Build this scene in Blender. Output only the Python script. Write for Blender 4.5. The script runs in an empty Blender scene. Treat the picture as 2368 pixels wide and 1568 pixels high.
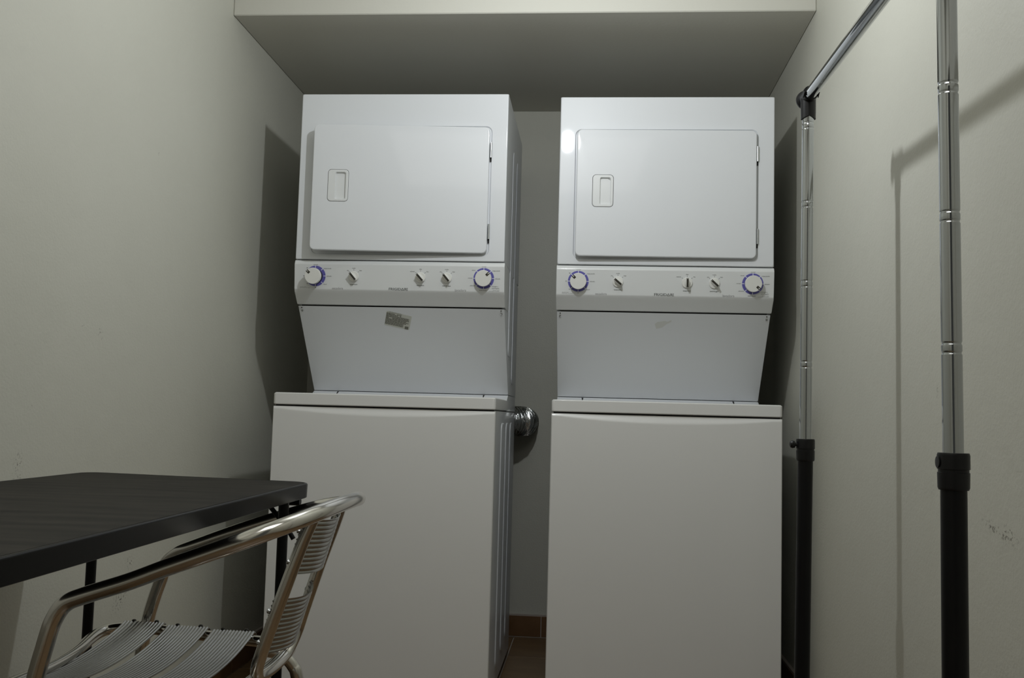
import bpy, bmesh, math, random
from mathutils import Vector, Matrix
random.seed(4)
PI = math.pi
sc = bpy.context.scene
COL = sc.collection

# ------------------------------------------------------------ camera, world, lights, exposure
cam_d = bpy.data.cameras.new('camera'); cam = bpy.data.objects.new('camera', cam_d); COL.objects.link(cam)
cam_d.sensor_fit = 'HORIZONTAL'; cam_d.sensor_width = 36.0; cam_d.lens = 34.16
cam_d.clip_start = 0.02; cam_d.clip_end = 50
pitch, yaw, roll = 0.0795, 0.0851, 0.0272
f0 = Vector((-math.sin(yaw), math.cos(yaw), 0)); r0 = Vector((math.cos(yaw), math.sin(yaw), 0)); u0 = Vector((0, 0, 1))
fw = math.cos(pitch)*f0 + math.sin(pitch)*u0; up = -math.sin(pitch)*f0 + math.cos(pitch)*u0
rr = math.cos(roll)*r0 + math.sin(roll)*up; uu = -math.sin(roll)*r0 + math.cos(roll)*up
M = Matrix((rr, uu, -fw)).transposed().to_4x4(); M.translation = Vector((0.0267, -2.9164, 0.8724))
cam.matrix_world = M
sc.camera = cam

world = bpy.data.worlds.new('world'); sc.world = world; world.use_nodes = True
bg = world.node_tree.nodes['Background']; bg.inputs[0].default_value = (0.55, 0.56, 0.5, 1); bg.inputs[1].default_value = 0.08

LAMP = (-0.105, -0.80, 2.052)
for dz in (-0.022, 0.0, 0.022):                      # the bare hanging bulb just above the frame
    ld = bpy.data.lights.new('bulb_light', 'POINT'); ld.energy = 6.75; ld.shadow_soft_size = 0.018
    ld.color = (0.96, 1.0, 1.03)
    lo = bpy.data.objects.new('bulb_light', ld); COL.objects.link(lo); lo.location = (LAMP[0], LAMP[1], LAMP[2]+dz)

ad = bpy.data.lights.new('fill_light', 'AREA'); ad.shape = 'RECTANGLE'; ad.size = 1.3; ad.size_y = 1.3; ad.energy = 11.0; ad.color = (1.0, .99, .96)
ao = bpy.data.objects.new('fill_light', ad); COL.objects.link(ao); ao.location = (-.24, -2.75, 2.44)      # added soft fill with no known fixture, lifts the dim washer fronts

vs = sc.view_settings; vs.view_transform = 'Standard'; vs.look = 'None'; vs.gamma = 1; vs.use_curve_mapping = False
vs.exposure = 0.0

# ------------------------------------------------------------ materials
def mat(name, col, rough=.5, metal=0., coat=0., coat_r=.1, bump=None, vary=None, spec=.5, aniso=0):
    m = bpy.data.materials.new(name); m.use_nodes = True; nt = m.node_tree; b = nt.nodes['Principled BSDF']
    b.inputs['Base Color'].default_value = (*col, 1); b.inputs['Roughness'].default_value = rough
    b.inputs['Metallic'].default_value = metal; b.inputs['Coat Weight'].default_value = coat
    b.inputs['Coat Roughness'].default_value = coat_r; b.inputs['Specular IOR Level'].default_value = spec
    tc = nt.nodes.new('ShaderNodeTexCoord')
    if bump:
        bn = nt.nodes.new('ShaderNodeBump'); bn.inputs['Strength'].default_value = bump[0][1]; bn.inputs['Distance'].default_value = bump[0][2]
        n = nt.nodes.new('ShaderNodeTexNoise'); n.inputs['Scale'].default_value = bump[0][0]; n.inputs['Detail'].default_value = 3
        nt.links.new(tc.outputs['Object'], n.inputs['Vector']); nt.links.new(n.outputs['Fac'], bn.inputs['Height'])
        last = bn
        for sc_, st, di in bump[1:]:
            b2 = nt.nodes.new('ShaderNodeBump'); b2.inputs['Strength'].default_value = st; b2.inputs['Distance'].default_value = di
            n2 = nt.nodes.new('ShaderNodeTexNoise'); n2.inputs['Scale'].default_value = sc_; n2.inputs['Detail'].default_value = 2
            nt.links.new(tc.outputs['Object'], n2.inputs['Vector']); nt.links.new(n2.outputs['Fac'], b2.inputs['Height'])
            nt.links.new(last.outputs['Normal'], b2.inputs['Normal']); last = b2
        nt.links.new(last.outputs['Normal'], b.inputs['Normal'])
    if vary:   # (scale, second colour, low, high, stretch)
        n = nt.nodes.new('ShaderNodeTexNoise'); n.inputs['Scale'].default_value = vary[0]; n.inputs['Detail'].default_value = 5
        mp = nt.nodes.new('ShaderNodeMapping'); mp.inputs['Scale'].default_value = vary[4] if len(vary) > 4 else (1, 1, 1)
        nt.links.new(tc.outputs['Object'], mp.inputs['Vector']); nt.links.new(mp.outputs['Vector'], n.inputs['Vector'])
        r = nt.nodes.new('ShaderNodeValToRGB'); r.color_ramp.elements[0].position = vary[2]; r.color_ramp.elements[1].position = vary[3]
        r.color_ramp.elements[0].color = (*col, 1); r.color_ramp.elements[1].color = (*vary[1], 1)
        nt.links.new(n.outputs['Fac'], r.inputs['Fac']); nt.links.new(r.outputs['Color'], b.inputs['Base Color'])
    return m

PAINT = mat('wall_paint', (.56, .555, .49), .55, bump=[(170, .5, .0012), (14, .35, .004)], vary=(1.6, (.535, .53, .465), .35, .7))
def scuffs(m, spots):
    """small dark scuff marks with a place of their own on the wall"""
    nt = m.node_tree; b = nt.nodes['Principled BSDF']; tc = nt.nodes.new('ShaderNodeTexCoord')
    src = b.inputs['Base Color'].links[0].from_socket
    nz = nt.nodes.new('ShaderNodeTexNoise'); nz.inputs['Scale'].default_value = 160; nz.inputs['Detail'].default_value = 3
    nt.links.new(tc.outputs['Object'], nz.inputs['Vector'])
    th = nt.nodes.new('ShaderNodeMapRange'); th.inputs[1].default_value = .56; th.inputs[2].default_value = .62
    nt.links.new(nz.outputs['Fac'], th.inputs[0])
    for (x, y, z, ry, rz, tilt) in spots:
        mp = nt.nodes.new('ShaderNodeMapping'); mp.vector_type = 'TEXTURE'
        mp.inputs['Location'].default_value = (x, y, z); mp.inputs['Rotation'].default_value = (tilt, 0, 0); mp.inputs['Scale'].default_value = (1, ry, rz)
        nt.links.new(tc.outputs['Object'], mp.inputs['Vector'])
        g = nt.nodes.new('ShaderNodeTexGradient'); g.gradient_type = 'SPHERICAL'; nt.links.new(mp.outputs['Vector'], g.inputs['Vector'])
        mu = nt.nodes.new('ShaderNodeMath'); mu.operation = 'MULTIPLY'; nt.links.new(g.outputs['Fac'], mu.inputs[0]); nt.links.new(th.outputs[0], mu.inputs[1])
        mx = nt.nodes.new('ShaderNodeMix'); mx.data_type = 'RGBA'; mx.inputs[7].default_value = (.12, .11, .09, 1)
        nt.links.new(mu.outputs[0], mx.inputs[0]); nt.links.new(src, mx.inputs[6]); src = mx.outputs[2]
    nt.links.new(src, b.inputs['Base Color'])
PAINT_R = mat('wall_paint_scuffed', (.56, .555, .49), .55, bump=[(170, .5, .0012), (14, .35, .004)], vary=(1.6, (.535, .53, .465), .35, .7))
scuffs(PAINT_R, [(.685, -1.24, .712, .06, .012, .25), (.685, -1.30, .705, .05, .02, .1), (.685, -.986, .933, .006, .03, 0)])
PAINT_L = mat('wall_paint_marked', (.56, .555, .49), .55, bump=[(170, .5, .0012), (14, .35, .004)], vary=(1.6, (.535, .53, .465), .35, .7))
scuffs(PAINT_L, [(-1.157, -.952, .866, .012, .008, 0), (-1.157, -.759, 1.054, .008, .006, 0), (-1.157, -.426, 1.554, .006, .006, 0), (-1.157, -.680, 1.042, .016, .022, .3), (-1.157, -.500, .385, .07, .03, .5), (-1.157, -.983, .735, .02, .05, 0), (-1.157, -.46, .471, .03, .025, .2)])
CEIL = mat('ceiling_paint', (.60, .59, .53), .6, bump=[(120, .3, .001)])
ENAMEL = mat('white_enamel', (.73, .75, .78), .42, coat=.3, coat_r=.05, bump=[(320, .12, .0003)])
ENAMEL_LOW = mat('bounce_tinted_enamel', (.74, .74, .73), .42, coat=.35, coat_r=.12, bump=[(320, .12, .0003)])  # white enamel with the floor's warm bounce light put into its colour
PLASTIC = mat('white_plastic', (.72, .735, .74), .35, coat=.3, coat_r=.08, bump=[(500, .1, .0002)])
WHITE_K = mat('white_knob_plastic', (.78, .78, .75), .35)
FLAT_BLACK = mat('black_gap', (.012, .012, .012), .8)  # flat black put into gaps as shade, also used on knob stems
BLACKP = mat('black_plastic', (.006, .006, .007), .4, spec=.35, bump=[(400, .2, .0002)])
BLACKM = mat('black_powder_coat', (.004, .004, .005), .4, spec=.25)
RING = mat('violet_dial_print', (.13, .12, .42), .4)
RINGW = mat('white_dial_print', (.75, .76, .85), .4)
DARKK = mat('dark_knob_insert', (.035, .032, .025), .35)
INK = mat('dark_grey_print', (.10, .105, .10), .5)
INKL = mat('light_grey_print', (.30, .30, .31), .5)
CHROME = mat('chrome', (.50, .52, .54), .06, 1., bump=[(30, .05, .0005)])
STEEL = mat('hinge_steel', (.55, .57, .58), .25, 1.)
ALU = mat('polished_aluminium', (.74, .72, .69), .17, 1., bump=[(60, .1, .0006)], vary=(8, (.66, .64, .60), .3, .8))
ALUS = mat('brushed_aluminium_slat', (.47, .47, .46), .24, 1., vary=(10, (.42, .42, .41), .3, .8))
FOIL = mat('foil_duct', (.68, .70, .70), .16, 1., bump=[(55, .7, .004)])
WOOD = mat('dark_wood_laminate', (.007, .006, .005), .6, spec=.16, bump=[(60, .15, .0004)], vary=(6, (.026, .022, .018), .3, .7, (1, 7, 1)))
EDGE = mat('black_table_edge', (.005, .005, .0055), .3, spec=.14)
TILE = mat('brown_floor_tile', (.12, .072, .034), .3, bump=[(40, .1, .0006)], vary=(5, (.20, .125, .06), .35, .7, (1, 3, 1)))
TILE_B = mat('brown_baseboard_tile', (.13, .065, .025), .4, vary=(14, (.17, .09, .04), .35, .7))
GROUT = mat('grout', (.42, .37, .33), .85)
LABEL = mat('old_label', (.56, .57, .52), .5)
RESID = mat('glue_residue', (.64, .65, .63), .55)

# ------------------------------------------------------------ helpers
def newobj(name, bm, m, parent=None, smooth=True, angle=35):
    bmesh.ops.recalc_face_normals(bm, faces=bm.faces)
    me = bpy.data.meshes.new(name); bm.to_mesh(me); bm.free()
    if m: me.materials.append(m)
    if smooth:
        me.polygons.foreach_set('use_smooth', [True]*len(me.polygons)); me.set_sharp_from_angle(angle=math.radians(angle))
    o = bpy.data.objects.new(name, me); COL.objects.link(o)
    if smooth:
        w = o.modifiers.new('weighted_normal', 'WEIGHTED_NORMAL'); w.keep_sharp = True; w.weight = 100
    if parent: o.parent = parent
    return o
def struct(name, bm, m, parent=None, **k):
    o = newobj(name, bm, m, parent, **k)
    if parent is None: o['kind'] = 'structure'
    return o
def thing(name, label, cat, loc, rz=0, group=None):
    o = bpy.data.objects.new(name, None); COL.objects.link(o); o.location = loc; o.rotation_euler = (0, 0, rz); o.empty_display_size = .1
    o['label'] = label; o['category'] = cat
    if group: o['group'] = group
    return o
def BM(): return bmesh.new()
def box(bm, lo, hi, bev=0, seg=2):
    vs_ = [bm.verts.new((x, y, z)) for x in (lo[0], hi[0]) for y in (lo[1], hi[1]) for z in (lo[2], hi[2])]
    fs = []
    for q in ((0, 1, 3, 2), (4, 6, 7, 5), (0, 4, 5, 1), (2, 3, 7, 6), (0, 2, 6, 4), (1, 5, 7, 3)):
        fs.append(bm.faces.new([vs_[i] for i in q]))
    if bev:
        es = list({e for f in fs for e in f.edges})
        bmesh.ops.bevel(bm, geom=es, offset=bev, segments=seg, profile=.5, affect='EDGES')
    return bm
def loft(bm, loops, cap0=True, cap1=True):
    prev = None; first = None
    for L in loops:
        cur = [bm.verts.new(p) for p in L]
        if prev:
            n = len(cur)
            for i in range(n): bm.faces.new((prev[i], prev[(i+1) % n], cur[(i+1) % n], cur[i]))
        else: first = cur
        prev = cur
    if cap0: bm.faces.new(first[::-1])
    if cap1: bm.faces.new(prev)
    return bm
def rrect(x0, z0, x1, z1, r, fn, n=6):
    """rounded rectangle outline; fn(x, z) -> 3-D point"""
    out = []
    for cx, cz, a0 in ((x1-r, z1-r, 0), (x0+r, z1-r, PI/2), (x0+r, z0+r, PI), (x1-r, z0+r, 1.5*PI)):
        for i in range(n+1):
            a = a0+PI/2*i/n; out.append(fn(cx+r*math.cos(a), cz+r*math.sin(a)))
    return out
def catmull(pts, n=8, closed=False):
    P = [Vector(p) for p in pts]; out = []; N = len(P)
    rng = range(N) if closed else range(N-1)
    for i in rng:
        if closed: a, b, c, d = P[(i-1) % N], P[i], P[(i+1) % N], P[(i+2) % N]
        else: a, b, c, d = P[max(i-1, 0)], P[i], P[i+1], P[min(i+2, N-1)]
        for k in range(n):
            t = k/n; out.append(.5*((2*b)+(-a+c)*t+(2*a-5*b+4*c-d)*t*t+(-a+3*b-3*c+d)*t**3))
    if not closed: out.append(P[-1].copy())
    return out
def tube(bm, pts, r, n=16, closed=False, caps=True, radii=None):
    P = [Vector(p) for p in pts]; N = len(P); rings = []
    def tan(i):
        if closed: return (P[(i+1) % N]-P[(i-1) % N]).normalized()
        return (P[min(i+1, N-1)]-P[max(i-1, 0)]).normalized()
    t = tan(0); ref = Vector((0, 0, 1)) if abs(t.z) < .9 else Vector((1, 0, 0))
    u = t.cross(ref).normalized()
    for i in range(N):
        t = tan(i); u = (u-t*u.dot(t)).normalized(); v = t.cross(u); R_ = radii[i] if radii else r
        rings.append([bm.verts.new(P[i]+R_*(math.cos(2*PI*k/n)*u+math.sin(2*PI*k/n)*v)) for k in range(n)])
    for i in range(N if closed else N-1):
        A, B = rings[i], rings[(i+1) % N]
        off = 0
        if closed and i == N-1:
            off = min(range(n), key=lambda o_: (A[0].co-B[o_].co).length)
        for k in range(n): bm.faces.new((A[k], A[(k+1) % n], B[(k+1+off) % n], B[(k+off) % n]))
    if caps and not closed: bm.faces.new(rings[0][::-1]); bm.faces.new(rings[-1])
    return bm
def lathe(bm, c, ax, prof, n=32):
    """prof: list of (distance along ax, radius)"""
    ax = Vector(ax).normalized(); c = Vector(c)
    ref = Vector((0, 0, 1)) if abs(ax.z) < .9 else Vector((1, 0, 0)); u = ax.cross(ref).normalized(); v = ax.cross(u)
    loops = [[c+ax*h+r*(math.cos(2*PI*k/n)*u+math.sin(2*PI*k/n)*v) for k in range(n)] for h, r in prof]
    return loft(bm, loops)
def prism_x(bm, prof, x0, x1, bev=0):
    """(y, z) profile swept along x"""
    A = [bm.verts.new((x0, y, z)) for y, z in prof]; B = [bm.verts.new((x1, y, z)) for y, z in prof]; n = len(prof); fs = []
    for i in range(n): fs.append(bm.faces.new((A[i], A[(i+1) % n], B[(i+1) % n], B[i])))
    fs.append(bm.faces.new(A[::-1])); fs.append(bm.faces.new(B))
    if bev: bmesh.ops.bevel(bm, geom=list({e for f in fs for e in f.edges}), offset=bev, segments=2, profile=.5, affect='EDGES')
    return bm
_text = {}
def text_mesh(s):
    if s not in _text:
        cu = bpy.data.curves.new('lettering', 'FONT'); cu.body = s; cu.size = 1; cu.resolution_u = 2; cu.align_x = 'LEFT'
        ob = bpy.data.objects.new('lettering_source', cu); COL.objects.link(ob)
        bpy.context.view_layer.update()
        me = bpy.data.meshes.new_from_object(ob.evaluated_get(bpy.context.evaluated_depsgraph_get()))
        V = [(v.co.x, v.co.y) for v in me.vertices]; F = [tuple(p.vertices) for p in me.polygons]
        bpy.data.objects.remove(ob); bpy.data.curves.remove(cu); bpy.data.meshes.remove(me)
        _text[s] = (V, F)
    return _text[s]
def put_text(bm, s, a, b, frame, width=None, size=None, height=None, align='C', rot=0, bold=0):
    V, F = text_mesh(s); x0 = min(v[0] for v in V); x1 = max(v[0] for v in V); y0 = min(v[1] for v in V); y1 = max(v[1] for v in V)
    k = size or (width/(x1-x0)); ky = k if not height else height/(y1-y0)
    ox = {'C': (x0+x1)/2, 'L': x0, 'R': x1}[align]; oy = (y0+y1)/2
    c, s_ = math.cos(rot), math.sin(rot)
    for dx in ((0,) if not bold else (-bold, bold)):
        vs_ = []
        for x, y in V:
            X = (x-ox)*k+dx; Y = (y-oy)*ky; vs_.append(bm.verts.new(frame(a+X*c-Y*s_, b+X*s_+Y*c, .0004+(.0001 if dx > 0 else 0))))
        for f in F:
            try: bm.faces.new([vs_[i] for i in f])
            except ValueError: pass

# ------------------------------------------------------------ the room
XL, XR, YB, YF, ZC = -1.157, .685, 1.029, -3.7, 2.45
SZ, SY = 2.139, .041
T = .08
floor = struct('floor', box(BM(), (XL-T, YF-1.2, -.06), (XR+T, YB+T, -.004)), GROUT, smooth=False)
tile_me = None
k = 0
y = .697 - 13*.332
while y < YB-.02:
    x = XL+.004 - .11
    while x < XR:
        x0, x1 = max(x, XL), min(x+.328, XR); y0, y1 = y+.002, min(y+.330, YB)
        if x1-x0 > .02:
            t_ = newobj('tile', box(BM(), (0, 0, -.012), (x1-x0, y1-y0, 0), .0012, 1), TILE, floor, smooth=False)
            t_.location = (x0, y0, random.uniform(-.0006, 0)); t_.rotation_euler = (0, 0, 0)
        x += .332
    y += .332
struct('wall_left', box(BM(), (XL-T, YF-T, -.06), (XL, YB+T, ZC)), PAINT_L, smooth=False)
struct('wall_right', box(BM(), (XR, YF-T, -.06), (XR+T, YB+T, ZC)), PAINT_R, smooth=False)
struct('wall_back', box(BM(), (XL, YB, -.06), (XR, YB+T, ZC)), PAINT, smooth=False)
bm = BM(); box(bm, (XL, YF-T, -.06), (-.30, YF, ZC)); box(bm, (.52, YF-T, -.06), (XR, YF, ZC)); box(bm, (-.30, YF-T, 2.05), (.52, YF, ZC))
struct('wall_front', bm, PAINT, smooth=False)
struct('ceiling', box(BM(), (XL-T, YF-T, ZC), (XR+T, YB+T, ZC+T)), CEIL, smooth=False)
struct('trim_1', box(BM(), (XL, SY, SZ), (XR, YB, ZC), .003, 1), CEIL, smooth=False)         # dropped beam over the machines
BH = .0885
def baseboard(name, lo, hi, axis):
    bb = struct(name, box(BM(), lo, hi), GROUT, smooth=False)
    n = int(abs(hi[axis]-lo[axis])//.332)+1
    for i in range(n):
        a = lo[axis]+i*.332; b = min(a+.329, hi[axis])
        if b-a < .03: continue
        L = list(lo); Hh = list(hi); L[axis] = a; Hh[axis] = b; o2 = 1-axis
        if name == 'baseboard_back': L[1] -= .002
        elif name == 'baseboard_left': Hh[0] += .002
        else: L[0] -= .002
        L[2] += .003; Hh[2] -= .006
        newobj('tile', box(BM(), L, Hh, .001, 1), TILE_B, bb, smooth=False)
baseboard('baseboard_back', (XL, YB-.010, 0), (XR, YB, BH), 0)
baseboard('baseboard_left', (XL, YF, 0), (XL+.010, YB-.013, BH), 1)
baseboard('baseboard_right', (XR-.010, YF, 0), (XR, YB-.013, BH), 1)

# ------------------------------------------------------------ stacked washer-dryers
W = .686; D = .738
FA, FB = (.1515, 1.350), (.1605, 1.268)      # control face (y, z) top and bottom
_u = Vector((0, FA[0]-FB[0], FA[1]-FB[1])).normalized(); _n = Vector((0, -_u.z, _u.y))
def face(a, b, h=0):
    """a: metres from the left side, b: metres above knob line z=1.311, h: out of the face"""
    z0 = 1.311; t = (z0-FB[1])/(FA[1]-FB[1]); y0 = FB[0]+t*(FA[0]-FB[0])
    return Vector((a-W/2, y0, z0))+_u*b+_n*h
SA, SB = (.2045, 1.2180), (.430, .946)         # sloped panel
_su = Vector((0, SA[0]-SB[0], SA[1]-SB[1])).normalized(); _sn = Vector((0, -_su.z, _su.y))
def slope(a, b, h=0): return Vector((a-W/2, SA[0], SA[1]))-_su*b+_sn*h

def side_ribs(root):
    for (ya, yb, za, zb) in ((.205, .300, .075, .850), (.372, .462, .088, .850), (.532, .622, .098, .850), (.372, .462, 1.075, 1.79), (.532, .622, .985, 1.795)):
        for s in (1, -1):
            xs = s*W/2
            L = [rrect(ya, za, yb, zb, .028, lambda a, b: (xs-s*.002, a, b)),
                 rrect(ya+.001, za+.001, yb-.001, zb-.001, .027, lambda a, b: (xs+s*.0005, a, b)),
                 rrect(ya+.006, za+.006, yb-.006, zb-.006, .022, lambda a, b: (xs+s*.0028, a, b))]
            newobj('side_rib', loft(BM(), L), ENAMEL, root)

def small_knob(root, a, ang, names):
    def fr(p, q, h):   # local knob frame rotated clockwise by ang
        c, s = math.cos(ang), math.sin(ang); return face(a+p*c+q*s, -p*s+q*c, h)
    bm = BM(); n = 36
    loft(bm, [[fr(r*math.cos(2*PI*i/n), r*math.sin(2*PI*i/n), h) for i in range(n)] for h, r in ((0, .0168), (.0035, .0168), (.0045, .0158))])
    def lens(w, l, h):
        pts = []
        for i in range(n):
            t = 2*PI*i/n; x_ = math.cos(t); y_ = math.sin(t)
            pts.append(fr(w*x_*(abs(x_)**.15), l*y_, h))
        return pts
    loft(bm, [lens(.0085, .0155, .003), lens(.0062, .0158, .012), lens(.0044, .0156, .0185), lens(.0038, .0150, .0193)])
    kb = newobj('selector_knob', bm, WHITE_K, root, angle=40)
    bm = BM()
    loft(bm, [[fr(x_, y_, h) for x_, y_ in ((-.0031, -.0140), (.0031, -.0140), (.0031, .0150), (.0012, .0150), (.0009, .0118), (-.0009, .0118), (-.0012, .0150), (-.0031, .0150))] for h in (.0185, .0202)])
    p = newobj('pointer', bm, DARKK, kb, smooth=False); p['label'] = 'dark pointer strip'

def timer_knob(root, a, ang, lift=0):
    n = 64
    bm = BM()
    loft(bm, [[face(a+r*math.cos(2*PI*i/n), r*math.sin(2*PI*i/n), h) for i in range(n)] for h, r in ((0, .0333), (.0008, .0333), (.0010, .0328), (.0010, .022))])
    ring = newobj('dial_ring', bm, RING, root); ring['label'] = 'violet dial ring with white ticks'
    for i in range(8):
        t = i*PI/4
        def tf(p, q, h): return face(a+p*math.cos(t)+q*math.sin(t), -p*math.sin(t)+q*math.cos(t), h)
        bm = BM(); loft(bm, [[tf(x_, y_, h) for x_, y_ in ((-.0011, .0265), (.0011, .0265), (.0011, .0338), (-.0011, .0338))] for h in (.0008, .0013)])
        newobj('dial_tick', bm, RINGW, ring, smooth=False)
    d = lift
    bm = BM(); loft(bm, [[face(a+r*math.cos(2*PI*i/n), -d*.05+r*math.sin(2*PI*i/n), h) for i in range(n)] for h, r in ((.0, .0235), (.012+d, .0235))])
    newobj('knob_stem', bm, FLAT_BLACK, root)
    bm = BM(); loft(bm, [[face(a+r*math.cos(2*PI*i/n), -d*.05+r*math.sin(2*PI*i/n), h+d) for i in range(n)] for h, r in ((.008, .0250), (.009, .0262), (.0195, .0262), (.0213, .0255), (.0218, .0240))])
    kn = newobj('timer_knob', bm, WHITE_K, root, angle=50)
    c, s = math.cos(ang), math.sin(ang)
    def fr(p, q, h): return face(a+p*c+q*s, -d*.05-p*s+q*c, h+d)
    bm = BM()
    loft(bm, [[fr(x_, y_, h) for x_, y_ in ((-.0040, .0135), (.0040, .0135), (.0040, .0258), (.0014, .0266), (.0014, .0195), (-.0014, .0195), (-.0014, .0266), (-.0040, .0258))] for h in (.019, .0226)])
    newobj('pointer', bm, DARKK, kn, smooth=False)

def lettering(root):
    bm = BM(); T_ = lambda s, a, b, **k: put_text(bm, s, a, b, face, **k)
    small = .0049
    for a, lab, low, w in ((.196, ('alta', 'media', 'baja'), 'temperatura', .0245), (.415, ('caliente', 'tibia', 'fría'), 'temperatura', .0245), (.5005, ('alto', 'medio', 'bajo'), 'nivel de agua', .0265)):
        T_(lab[0], a-.0195, .0192, size=small, align='R' if len(lab[0]) > 4 else 'C'); T_(lab[1], a, .0268, size=small); T_(lab[2], a+.0225, .0192, size=small)
        T_(low, a, -.0262, width=w, bold=.00012)
        for t in (-PI/4, 0, PI/4):
            def tf(p, q, h): return face(a+p*math.cos(t)+q*math.sin(t), -p*math.sin(t)+q*math.cos(t), h)
            loft(bm, [[tf(x_, y_, .0004) for x_, y_ in ((-.0005, .0190), (.0005, .0190), (.0005, .0232), (-.0005, .0232))]], cap0=False)
    a = .0695
    for s, x_, y_, al in (('normal', 0, .0372, 'C'), ('carga pesada', .0272, .0243, 'L'), ('delicado', .0368, 0, 'L'), ('casual', .0258, -.0262, 'L'), ('20', 0, -.0375, 'C'), ('40', -.0275, -.0258, 'C'), ('60', -.0387, 0, 'C'), ('80', -.0275, .0258, 'C')):
        T_(s, a+x_, y_, size=small, align=al)
    T_('jale para iniciar', a-.0515, -.0360, width=.0212, align='L'); T_('gire para elegir el ciclo deseado', a-.0515, -.0394, width=.034, align='L')
    a = .6205
    for s, x_, y_, al in (('normal', 0, .0372, 'C'), ('carga pesada', .0272, .0243, 'L'), ('delicado', .0368, -.0005, 'L'), ('enjuague y', .0262, -.0258, 'L'), ('centrifugado', .0262, -.0318, 'L'), ('doble lavado', -.002, -.0382, 'C'), ('adicional', -.0275, -.0235, 'R'), ('remojo', -.0370, 0, 'R'), ('casual', -.0275, .0262, 'R')):
        T_(s, a+x_, y_, size=small, align=al)
    T_('jale para iniciar', a+.0510, -.0374, width=.0212, align='R'); T_('gire para elegir el ciclo deseado', a+.0510, -.0410, width=.034, align='R')
    newobj('panel_lettering', bm, INK, root, smooth=False)['kind'] = 'stuff'
    bm = BM()
    put_text(bm, 'secadora', .143, -.0388, face, width=.0365); put_text(bm, 'lavadora', .546, -.0388, face, width=.0365)
    newobj('panel_lettering', bm, INKL, root, smooth=False)['kind'] = 'stuff'
    bm = BM(); hgt = .0080; c = .3433; w = .0620
    put_text(bm, 'FRIGID', c-w/2, -.0385, face, width=w*.634, height=hgt, align='L', bold=.00018)
    put_text(bm, 'IRE', c+w/2, -.0385, face, width=w*.19, height=hgt, align='R', bold=.00018)
    x0, x1, b0, b1 = c-w/2+w*.634, c-w/2+w*.800, -.0385-hgt/2, -.0385+hgt/2; xm = (x0+x1)/2; s = .0013
    out = [(x0, b0), (x1, b0), (xm+.0005, b1), (xm-.0005, b1)]; inn = [(x0+s*1.7, b0+s), (x1-s*1.7, b0+s), (xm+.0001, b1-s*2), (xm-.0001, b1-s*2)]
    loft(bm, [[face(p, q, .0005) for p, q in out], [face(p, q, .0005) for p, q in inn]], cap0=False, cap1=False)
    newobj('brand_lettering', bm, INK, root, smooth=False)

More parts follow.
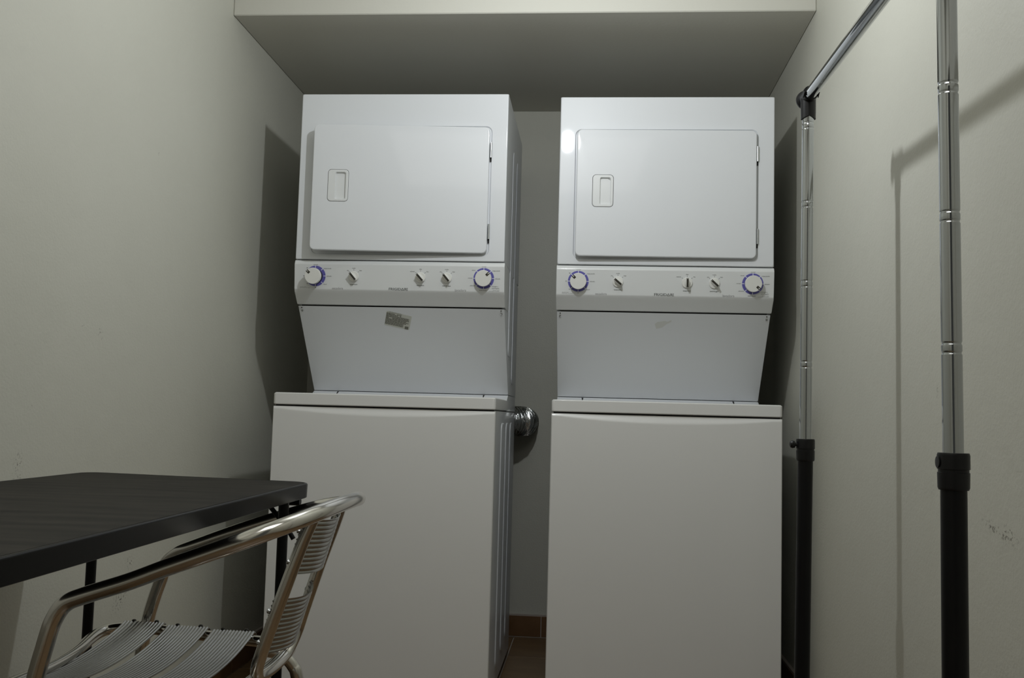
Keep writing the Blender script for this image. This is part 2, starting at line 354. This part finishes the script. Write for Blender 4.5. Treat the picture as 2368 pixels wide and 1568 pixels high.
def make_machine(loc, label, knobs, timers, lifts, open_deg, group):
    root = thing('stacked_washer_dryer', label, 'washer dryer', loc, 0, group)
    # ---- washer
    newobj('washer_cabinet', box(BM(), (-W/2+.001, .022, .018), (W/2-.001, D, .888), .004), ENAMEL, root)
    for sx in (-1, 1):
        for yy in (.06, D-.06):
            newobj('foot', lathe(BM(), (sx*(W/2-.05), yy, 0), (0, 0, 1), [(0, .018), (.008, .018), (.010, .008), (.024, .008)], 16), BLACKP, root)
    bm = BM(); NX, z0, z1 = 48, .020, .8855
    zs = [z0, z0+.004, .2, .5, .8]+[.84+(z1-.84)*i/22 for i in range(23)]
    rows = []
    for z in zs:
        row = []
        for i in range(NX+1):
            t = i/NX; x = -W/2+W*t
            e = min(1, min(t, 1-t)/.97)
            zarc = z1-.0035-.0225*(max(0, math.sin(PI*t))**.75)
            q = max(0, min(1, (z-zarc)/(z1-zarc+1e-6))); y = .0065*(q*q*(3-2*q))*(.15+.85*min(1, (z1-zarc)/.02))
            if i in (0, NX): y += .004
            if i in (1, NX-1): x = -W/2+.0025 if i == 1 else W/2-.0025
            if z == z0: y += .003
            row.append(bm.verts.new((x, y, z)))
        rows.append(row)
    for a, b in zip(rows, rows[1:]):
        for i in range(NX): bm.faces.new((a[i], a[i+1], b[i+1], b[i]))
    back = [[bm.verts.new((v.co.x, .021, v.co.z)) for v in (r[0], r[-1])] for r in (rows[0], rows[-1])]
    bm.faces.new([r[0] for r in rows]+[back[1][0], back[0][0]]); bm.faces.new([r[-1] for r in rows[::-1]]+[back[0][1], back[1][1]])
    bm.faces.new(rows[-1]+[back[1][1], back[1][0]]); bm.faces.new(rows[0][::-1]+[back[0][0], back[0][1]])
    bm.faces.new((back[0][0], back[0][1], back[1][1], back[1][0]))
    newobj('front_panel', bm, ENAMEL_LOW, root, angle=25)
    newobj('lid_gap_shade', box(BM(), (-W/2+.006, .010, .884), (W/2-.006, .43, .893)), FLAT_BLACK, root, smooth=False)  # black strip put in for the shaded gap under the lid
    lp = lambda z: (lambda a, b: (a, b, z))
    newobj('washer_lid', loft(BM(), [rrect(-W/2+.003, .002, W/2-.003, .424, .006, lp(.8905)), rrect(-W/2, -.001, W/2, .427, .009, lp(.8935)), rrect(-W/2, -.001, W/2, .427, .009, lp(.9235)), rrect(-W/2+.004, .003, W/2-.004, .423, .008, lp(.9275))]), ENAMEL_LOW, root, angle=50)
    newobj('rear_deck', prism_x(BM(), [(.395, .890), (.395, .9290), (.430, .9440), (D, .9440), (D, .890)], -W/2+.001, W/2-.001, .001), ENAMEL, root)
    # ---- sloped body, control panel
    newobj('sloped_panel', prism_x(BM(), [SA, SB, (D, .944), (D, 1.361), (.24, 1.361), (.24, 1.2180)], -W/2+.001, W/2-.001, .0015), ENAMEL, root)
    for a in (.012, W-.012):
        o = newobj('screw', lathe(BM(), slope(a, .018, 0), _sn, [(-.002, .0042), (.001, .0042), (.002, .0025)], 14), STEEL, root)
        o = newobj('screw', lathe(BM(), slope(a, .0065, 0), _sn, [(-.002, .002), (.002, .0018)], 10), DARKK, root)
    for a in (.088, W-.085):
        bm = BM(); loft(bm, [[(a-W/2+x_, .4085+y_+h, .9340+y_*.43-h) for x_, y_ in ((-.0014, 0), (.0014, 0), (.0030, .020), (-.0030, .020))] for h in (.0, -.0008)])
        newobj('notch', bm, FLAT_BLACK, root, smooth=False)
    cp = [(.1580, 1.3630), FA, FB, (.1660, 1.2605), (.1990, 1.2225), (.32, 1.2225), (.32, 1.3630)]
    newobj('control_panel', prism_x(BM(), cp, -W/2-.0015, W/2+.0015, .0028), PLASTIC, root, angle=30)
    newobj('panel_gap', box(BM(), (-W/2+.004, .168, 1.358), (W/2-.004, .30, 1.368)), FLAT_BLACK, root, smooth=False)
    newobj('panel_gap', prism_x(BM(), [(.209, 1.214), (.209, 1.226), (.28, 1.226), (.28, 1.205)], -W/2+.012, W/2-.012), FLAT_BLACK, root, smooth=False)
    for a, an in zip((.196, .415, .5005), knobs): small_knob(root, a, math.radians(an), None)
    for a, an, l in zip((.0695, .6205), timers, lifts): timer_knob(root, a, math.radians(an), l)
    lettering(root)
    # ---- dryer
    z0, z1 = 1.3650, 1.917; Y = .153
    P = lambda y: (lambda a, b: (a, y, b))
    dx0, dx1, dz0, dz1 = -W/2+.057, W/2-.058, 1.3895, 1.802
    L = [rrect(-W/2, z0, W/2, z1, .004, P(D)), rrect(-W/2, z0, W/2, z1, .004, P(Y+.005)), rrect(-W/2+.0015, z0+.0008, W/2-.0015, z1-.0015, .005, P(Y+.0015)), rrect(-W/2+.005, z0+.002, W/2-.005, z1-.005, .006, P(Y)),
         rrect(dx0-.007, dz0-.007, dx1+.007, dz1+.007, .020, P(Y)), rrect(dx0-.004, dz0-.004, dx1+.004, dz1+.004, .018, P(Y+.0035)),
         rrect(dx0+.03, dz0+.012, dx1-.03, dz1-.012, .03, P(Y+.0035)), rrect(dx0+.03, dz0+.012, dx1-.03, dz1-.012, .03, P(Y+.12))]
    newobj('dryer_cabinet', loft(BM(), L), ENAMEL, root, angle=40)
    # door, hinged on its right edge
    dw = dx1-dx0; dh = dz1-dz0
    dr = BM(); t0, t1 = .006, -.011
    Pd = lambda y: (lambda a, b: (a, y, b))
    hx0, hx1, hz0, hz1 = -dw+.051, -dw+.119, .158, .264
    L = [rrect(-dw+.002, .002, -.002, dh-.002, .014, Pd(t0)), rrect(-dw, 0, 0, dh, .016, Pd(t0-.003)), rrect(-dw, 0, 0, dh, .016, Pd(t1+.004)), rrect(-dw+.0012, .0012, -.0012, dh-.0012, .015, Pd(t1+.0012)), rrect(-dw+.004, .004, -.004, dh-.004, .013, Pd(t1)),
         rrect(hx0, hz0, hx1, hz1, .012, Pd(t1)), rrect(hx0, hz0, hx1, hz1, .012, Pd(t1+.036))]
    loft(dr, L, cap0=True, cap1=True)
    door = newobj('dryer_door', dr, ENAMEL, root, angle=40)
    door.location = (dx1, Y-.0035, dz0); door.rotation_euler = (0, 0, math.radians(open_deg))
    # recessed pull
    bx0, bx1, bz0, bz1 = hx0+.0012, hx1-.0012, hz0+.0012, hz1-.0012; cx0, cx1, cz0, cz1 = hx0+.024, hx1-.009, hz0+.008, hz1-.009
    dep = lambda a: t1+.030-.022*max(0, (a-cx0)/(cx1-cx0))
    L = [rrect(bx0, bz0, bx1, bz1, .011, Pd(t1+.006)), rrect(bx0, bz0, bx1, bz1, .011, Pd(t1)), rrect(bx0+.0015, bz0+.0015, bx1-.0015, bz1-.0015, .010, Pd(t1-.0012)),
         rrect(cx0, cz0, cx1, cz1, .005, Pd(t1-.0012)), rrect(cx0+.001, cz0+.001, cx1-.001, cz1-.001, .005, Pd(t1)),
         rrect(cx0+.0085, cz0+.004, cx1-.0015, cz1-.010, .004, lambda a, b: (a, dep(a), b))]
    newobj('door_pull', loft(BM(), L), PLASTIC, door, angle=30)
    for zz in (.048, dh-.098):
        h = newobj('hinge', lathe(BM(), (dx1+.0045, Y-.004, dz0+zz), (0, 0, 1), [(0, .0034), (.049, .0034)], 12), STEEL, root); h['label'] = 'bright steel hinge barrel'
        newobj('hinge_pin', box(BM(), (dx1+.0015, Y-.002, dz0+zz-.012), (dx1+.0065, Y+.004, dz0+zz)), FLAT_BLACK, root, smooth=False)
    side_ribs(root)
    return root
m1 = make_machine((-.952+W/2, 0, 0), 'white stacked washer dryer on the left, dryer door ajar, printed sticker under its knobs',
                  (-40, -42, -40), (-47, 47), (.015, 0), 3.2, 'stacked washer dryers against the back wall')
m2 = make_machine((-.099+W/2, .031, 0), 'white stacked washer dryer nearer the clothes rack, faint glue patch under its knobs',
                  (-49, 0, -47), (-45, 131), (0, 0), 1.1, 'stacked washer dryers against the back wall')
# rating sticker on the left machine, glue residue on the right one
def sl(cx, cy, rot, h0=0):
    c, s = math.cos(rot), math.sin(rot)
    return lambda a, b, h=0: slope(cx+a*c+b*s, cy-(-a*s+b*c), h+h0)
F = sl(.330, .052, math.radians(14))
st = newobj('sticker', loft(BM(), [rrect(-.042, -.028, .042, .029, .004, lambda a, b: F(a, b, h)) for h in (.0001, .0005)]), LABEL, m1, smooth=False)
st['label'] = 'worn printed sticker on the sloped panel'
bm = BM(); put_text(bm, 'CENTRO DE LAVADO', -.012, .0275, lambda a, b, h=0: F(a, b, .0008), width=.044, height=.0045)
for r in range(11):
    b = .0205-r*.0043; a = -.041
    end = .008 if r < 2 else (.036 if r not in (5, 7) else .028)
    if r > 7: end = .020
    while a < end:
        w_ = random.uniform(.003, .010)
        if random.random() < .95: loft(bm, [[F(x_, y_, .0008) for x_, y_ in ((a, b), (min(a+w_, end), b), (min(a+w_, end), b+.0031), (a, b+.0031))]], cap0=False)
        a += w_+.0009
loft(bm, [[F(x_, y_, .0008) for x_, y_ in ((.026, -.027), (.038, -.027), (.038, -.016), (.026, -.016))]], cap0=False)
newobj('lettering', bm, mat('sticker_print', (.16, .16, .13), .6), st, smooth=False)
G = sl(.350, .042, math.radians(-12))
pts = [(-.028, -.014), (-.008, -.012), (.006, -.002), (.024, .004), (.026, .011), (.012, .007), (.004, .012), (-.02, .012), (-.03, .006)]
o = newobj('glue_residue', loft(BM(), [[G(a, b, h) for a, b in pts] for h in (.0001, .0003)]), RESID, m2, smooth=False)

# ------------------------------------------------------------ foil duct behind the left machine
bm = BM(); path = catmull([(-.47, .865, .850), (-.38, .862, .852), (-.31, .872, .854), (-.266, .905, .855), (-.252, .955, .855), (-.250, 1.027, .853)], 40)
rad = [.0540+.0040*math.cos(i*.92)+.0010*math.sin(i*.37) for i in range(len(path))]
tube(bm, path, .055, 28, radii=rad)
for v in bm.verts: v.co += Vector((random.uniform(-1, 1), random.uniform(-1, 1), random.uniform(-1, 1)))*.0006
o = newobj('exhaust_duct', bm, FOIL, None, angle=60); o['label'] = 'crinkled silver foil exhaust duct curving into the back wall behind the left machine'; o['category'] = 'duct'

# ------------------------------------------------------------ clothes rack
RX, RY0, RY1 = .484, -.76, -1.62
rack = thing('clothes_rack', 'chrome and black garment rack along the right wall, bar rising out of frame', 'clothes rack', (RX, (RY0+RY1)/2, 0))
def RP(x, y, z): return (x-RX, y-(RY0+RY1)/2, z)
def grooved(x, y, xb, z0, z1, zs):
    zz = []; z = z0
    pr = [(z0, .0128)]
    for g in sorted(zs):
        for c in (g-.0062, g+.0062):
            pr += [(c-.0028, .0128), (c-.0014, .0122), (c, .0117), (c+.0014, .0122), (c+.0028, .0128)]
    pr.append((z1, .0128))
    bm = BM(); n = 32; loops = []
    for z, r in pr:
        t = (z-z0)/(z1-z0); cx = xb+(x-xb)*t
        loops.append([RP(cx+r*math.cos(2*PI*k/n), y+r*math.sin(2*PI*k/n), z) for k in range(n)])
    return loft(bm, loops)
ZB0, ZB1 = 1.599, 1.560
for (y, xt, xb, zt, front) in ((RY0, .4890, .4850, ZB0, 0), (RY1, .4840, .4880, ZB1, 1)):
    zs = [1.5315-.1765*k for k in range(4)] if not front else [1.3195+.172-.172*k for k in range(4)]
    newobj('chrome_pole', grooved(xt, y, xb, .80, zt-.005, zs), CHROME, rack, angle=60)
    newobj('black_pole', lathe(BM(), RP(xb-.009*(1-front), y, .06), (.009*(1-front), 0, .74), [(0, .0160), (.74, .0160)], 32), BLACKM, rack)
    bm = BM(); lathe(bm, RP(xb, y, .794), (0, 0, 1), [(0, .0180), (.003, .0192), (.022, .0196), (.0225, .0186), (.026, .0186), (.0265, .0198), (.044, .0198), (.047, .0188), (.047, .0150)], 32)
    col_ = newobj('height_collar', bm, BLACKP, rack)
    s_ = -1
    bm = BM(); lathe(bm, RP(xb+s_*.017, y-.004*(1-front), .829), (s_, 0, 0), [(0, .004), (.006, .004), (.0065, .0075), (.012, .0085), (.016, .0065), (.0175, .002)] if not front else [(0, .004), (.002, .004), (.0025, .0075), (.0035, .0075), (.004, .002)], 20)
    newobj('clamp_knob', bm, BLACKP, col_)
    # top joint: vertical sleeve, bar saddle, round end flange
    d = 1 if not front else -1
    bm = BM(); n = 32; loops = []
    for h, r in ((-.047, .0160), (-.030, .0163), (0, .0163)):
        loops.append([RP(xt+r*math.cos(2*PI*k/n), y+r*math.sin(2*PI*k/n), zt+h+(.005*abs(math.cos(2*PI*k/n))*-1 if h < -.04 else 0)) for k in range(n)])
    loft(bm, loops)
    lathe(bm, RP(xt, y-d*.026, zt), (0, d, 0), [(0, .0160), (.002, .0168), (.046, .0168), (.048, .0215), (.052, .0220), (.058, .0200), (.062, .0120)], 32)
    # pointed saddle lips under the bar
    for sgn in (-1, 1):
        pr = []
        for (yy, zz) in ((y-d*.024, zt-.011), (y-d*.038, zt-.003), (y-d*.024, zt+.006)):
            pr.append((yy, zz))
        lo = [RP(xt+sgn*.0150, a, b) for a, b in pr]; hi = [RP(xt+sgn*.0166, a, b) for a, b in pr]
        loft(bm, [lo, hi])
    newobj('corner_joint', bm, BLACKP, rack, angle=40)
bm = BM(); lathe(bm, RP(.489, RY0+.018, ZB0), (.484-.489, RY1-RY0-.036, ZB1-ZB0), [(0, .0129), (math.dist((.489, RY0+.018, ZB0), (.484, RY1-.018, ZB1)), .0129)], 36)
newobj('hanging_bar', bm, CHROME, rack, angle=60)
for y, xb in ((RY0, .476), (RY1, .488)):
    newobj('foot_bar', tube(BM(), [RP(xb-.19, y, .062), RP(xb+.17, y, .062)], .0155, 20), BLACKM, rack)
    for xx in (xb-.18, xb+.16):
        newobj('caster', lathe(BM(), RP(xx-.009, y, .0245), (1, 0, 0), [(0, .018), (.002, .0245), (.016, .0245), (.018, .018)], 20), BLACKP, rack)
        newobj('caster_stem', box(BM(), RP(xx-.004, y-.010, .030), RP(xx+.004, y+.010, .056), .001, 1), BLACKP, rack)
newobj('base_bar', tube(BM(), [RP(.476, RY0, .062), RP(.488, RY1, .062)], .0150, 20), BLACKM, rack)

# ------------------------------------------------------------ table
table = thing('folding_table', 'black rectangular table with dark wood-grain top and rounded corners by left wall', 'table', (-.775, -1.6, 0))
TO = Vector((-.775, -1.6, 0))
def TQ(corners, r, z, n=8, inset=0):
    pts = []; N = len(corners)
    cen = sum((Vector(c) for c in corners), Vector((0, 0)))/N
    C_ = [Vector(c) for c in corners]
    for i in range(N):
        p = C_[i]; a = (C_[i-1]-p).normalized(); b = (C_[(i+1) % N]-p).normalized()
        p2 = p+(a+b)*inset; rr_ = max(r-inset, .004)
        A = p2+a*rr_; B = p2+b*rr_
        for k in range(n+1):
            t = k/n; q = (1-t)**2*A+2*t*(1-t)*p2+t*t*B; pts.append((q.x-TO.x, q.y-TO.y, z))
    return pts
CR = [(-1.048, -.908), (-.530, -.990), (-.508, -2.28), (-1.030, -2.28)]
L = [TQ(CR, .05, .7015, inset=.004), TQ(CR, .05, .7030, inset=.001), TQ(CR, .05, .7275), TQ(CR, .05, .7300, inset=.002), TQ(CR, .05, .7305, inset=.005), TQ(CR, .05, .7290, inset=.0065), TQ(CR, .05, .7290, inset=.012)]
newobj('table_edge', loft(BM(), L), EDGE, table, angle=50)
newobj('tabletop', loft(BM(), [TQ(CR, .05, .7285, inset=.0080), TQ(CR, .05, .7300, inset=.0080), TQ(CR, .05, .7303, inset=.0090)]), WOOD, table, angle=50)
for lx, ly in ((-.556, -1.09), (-.977, -1.0), (-.535, -2.15), (-.977, -2.15)):
    lg = newobj('leg', lathe(BM(), (lx-TO.x, ly-TO.y, 0), (0, 0, 1), [(0, .0100), (.7015, .0100)], 18), BLACKM, table)
    newobj('leg_cap', lathe(BM(), (lx-TO.x, ly-TO.y, 0), (0, 0, 1), [(0, .0125), (.022, .0125), (.024, .0103)], 18), BLACKP, lg)
    s = 1 if lx > -.8 else -1
    pth = [(lx-TO.x-s*.045, ly-TO.y+.018, .700), (lx-TO.x-s*.03, ly-TO.y+.018, .684), (lx-TO.x, ly-TO.y+.018, .650), (lx-TO.x+s*.016, ly-TO.y+.018, .627)]
    if s > 0: newobj('hinge_strut', tube(BM(), catmull(pth, 5), .0045, 10), BLACKM, table)
for ly in (-.985, -2.15):
    newobj('leg_crossbar', tube(BM(), [(-.556-TO.x, ly-TO.y, .690), (-.977-TO.x, ly-TO.y+.0, .690)], .008, 12), BLACKM, table)

# ------------------------------------------------------------ aluminium armchair
CO = Vector((-.66, -1.27, 0))
chair = thing('aluminium_armchair', 'polished aluminium tube armchair with ribbed slats, drawn up to the black table', 'chair', CO)
def cp_(pts): return [Vector(p)-CO for p in pts]
rail = [(-.862, -1.505, .012), (-.800, -1.505, .400), (-.776, -1.503, .520), (-.7655, -1.501, .556), (-.750, -1.500, .577), (-.722, -1.500, .5895), (-.656, -1.500, .612), (-.601, -1.500, .634), (-.540, -1.500, .657), (-.480, -1.498, .680),
        (-.432, -1.478, .699), (-.402, -1.420, .712), (-.388, -1.345, .719), (-.384, -1.270, .721), (-.389, -1.195, .719), (-.408, -1.120, .711), (-.445, -1.070, .700),
        (-.500, -1.052, .688), (-.590, -1.050, .660), (-.670, -1.050, .632), (-.752, -1.042, .6005), (-.785, -1.033, .587), (-.810, -1.022, .567), (-.822, -1.014, .535), (-.838, -1.004, .497), (-.854, -.996, .445), (-.870, -.990, .350), (-.905, -.985, .012)]
newobj('arm_rail', tube(BM(), catmull(cp_(rail), 7), .0130, 24), ALU, chair, angle=60)
# back hoop
hoop = [(-.418, -1.368, .700), (-.436, -1.368, .655), (-.475, -1.368, .540), (-.497, -1.366, .472), (-.504, -1.352, .448), (-.507, -1.325, .438), (-.508, -1.270, .435), (-.507, -1.225, .438), (-.504, -1.192, .448), (-.496, -1.172, .475), (-.483, -1.170, .520), (-.457, -1.170, .603), (-.436, -1.170, .665), (-.424, -1.172, .702)]
newobj('back_frame', tube(BM(), catmull(cp_(hoop), 7), .0104, 20), ALU, chair, angle=60)
# seat frame loop and rear legs
seat = [(-.560, -1.078, .432), (-.70, -1.055, .434), (-.84, -1.026, .436), (-.900, -1.035, .436), (-.918, -1.075, .432), (-.896, -1.20, .426), (-.884, -1.31, .426), (-.880, -1.42, .430), (-.868, -1.475, .434), (-.825, -1.487, .436), (-.70, -1.487, .434), (-.57, -1.487, .432), (-.535, -1.470, .430), (-.522, -1.42, .430), (-.520, -1.28, .430), (-.522, -1.14, .430), (-.532, -1.093, .431)]
newobj('seat_frame', tube(BM(), catmull(cp_(seat), 6, True), .0105, 18, closed=True), ALU, chair, angle=60)
for sgn, y0, y1 in ((1, -1.105, -1.055), (-1, -1.44, -1.49)):
    leg = [(-.570, y0, .424), (-.545, y0+.004*sgn, .418), (-.523, y0+.010*sgn, .396), (-.512, y0+.014*sgn, .360), (-.480, y1, .16), (-.455, y1+.006*sgn, .012)]
    lg = newobj('rear_leg', tube(BM(), catmull(cp_(leg), 7), .0115, 20), ALU, chair, angle=60)
    newobj('foot_cap', lathe(BM(), Vector(leg[-1])-CO-Vector((0, 0, .012)), (0, 0, 1), [(0, .013), (.014, .0135), (.016, .0118)], 16), BLACKP, lg)
for p in (rail[0], rail[-1]):
    newobj('foot_cap', lathe(BM(), Vector(p)-CO-Vector((0, 0, .012)), (0, 0, 1), [(0, .0145), (.014, .0150), (.016, .0128)], 16), BLACKP, chair)
for px_, py_ in ((-.782, -1.4955), (-.856, -1.018)):
    newobj('bolt', lathe(BM(), Vector((px_, py_, .434))-CO, (0, -1 if py_ < -1.2 else 1, 0), [(-.008, .005), (.026, .005), (.028, .003)], 12), STEEL, chair)
def ribbed(c0, c1, wdir, width, ribs, sag, nrm, name, curl=.55):
    """ribbed strip from c0 to c1; width along wdir; sag(t) moves it along nrm; ends curl over the tube"""
    c0, c1, wdir, nrm = Vector(c0)-CO, Vector(c1)-CO, Vector(wdir).normalized(), Vector(nrm).normalized()
    N = 26; M_ = ribs*6; dirn = (c1-c0).normalized(); bm = BM(); rows = []
    stations = []
    for k in range(5): a = PI*curl*(1-k/5); stations.append((c0-dirn*(.0125*math.sin(a)), -.0125*(1-math.cos(a))))
    for k in range(N+1): t = k/N; stations.append((c0.lerp(c1, t), sag(t)))
    for k in range(1, 6): a = PI*curl*k/5; stations.append((c1+dirn*(.0125*math.sin(a)), -.0125*(1-math.cos(a))))
    for p, s in stations:
        row = []
        for j in range(M_+1):
            q = j/M_; h = .0016*(1-abs(math.cos(PI*ribs*q))**.7*1.0)+.0006
            row.append(bm.verts.new(p+wdir*((q-.5)*width)+nrm*(s+h)))
        rows.append(row)
    for a, b in zip(rows, rows[1:]):
        for j in range(M_): bm.faces.new((a[j], a[j+1], b[j+1], b[j]))
    bmesh.ops.recalc_face_normals(bm, faces=bm.faces)
    g = bmesh.ops.extrude_face_region(bm, geom=list(bm.faces))
    for v in [e for e in g['geom'] if isinstance(e, bmesh.types.BMVert)]: v.co -= nrm*.0016
    sl_ = newobj(name, bm, ALUS, chair, angle=40)
    for p, s in ((c0, -1), (c1, 1)):
        for q in (-.28, .28):
            newobj('rivet', lathe(BM(), p+dirn*s*.006+wdir*(q*width)+nrm*.0005, nrm, [(-.002, .0042), (.0022, .0042), (.0036, .0024)], 12), DARKK if name == 'seat_slat' else STEEL, sl_)
    return sl_
for i, (xf, xn) in enumerate(((-.848, -.845), (-.750, -.747), (-.652, -.650))):
    yf = -1.028-.035*i*1.0; yf = (-1.026, -1.046, -1.064)[i]
    ribbed((xf, yf, .4475), (xn, -1.487, .4475), (1, 0, 0), .083, 13, lambda t: -.030*math.sin(PI*t)**.8, (0, 0, 1), 'seat_slat')
bd = Vector((.054, 0, .185)).normalized(); bn = Vector((-bd.z, 0, bd.x))
for zc, xc in ((.655, -.436), (.527, -.479)):
    bx = xc - .0098
    ribbed((bx, -1.172, zc), (bx, -1.366, zc), bd, .092, 12, lambda t: -.028*math.sin(PI*t)**.8, bn, 'back_slat', .22)
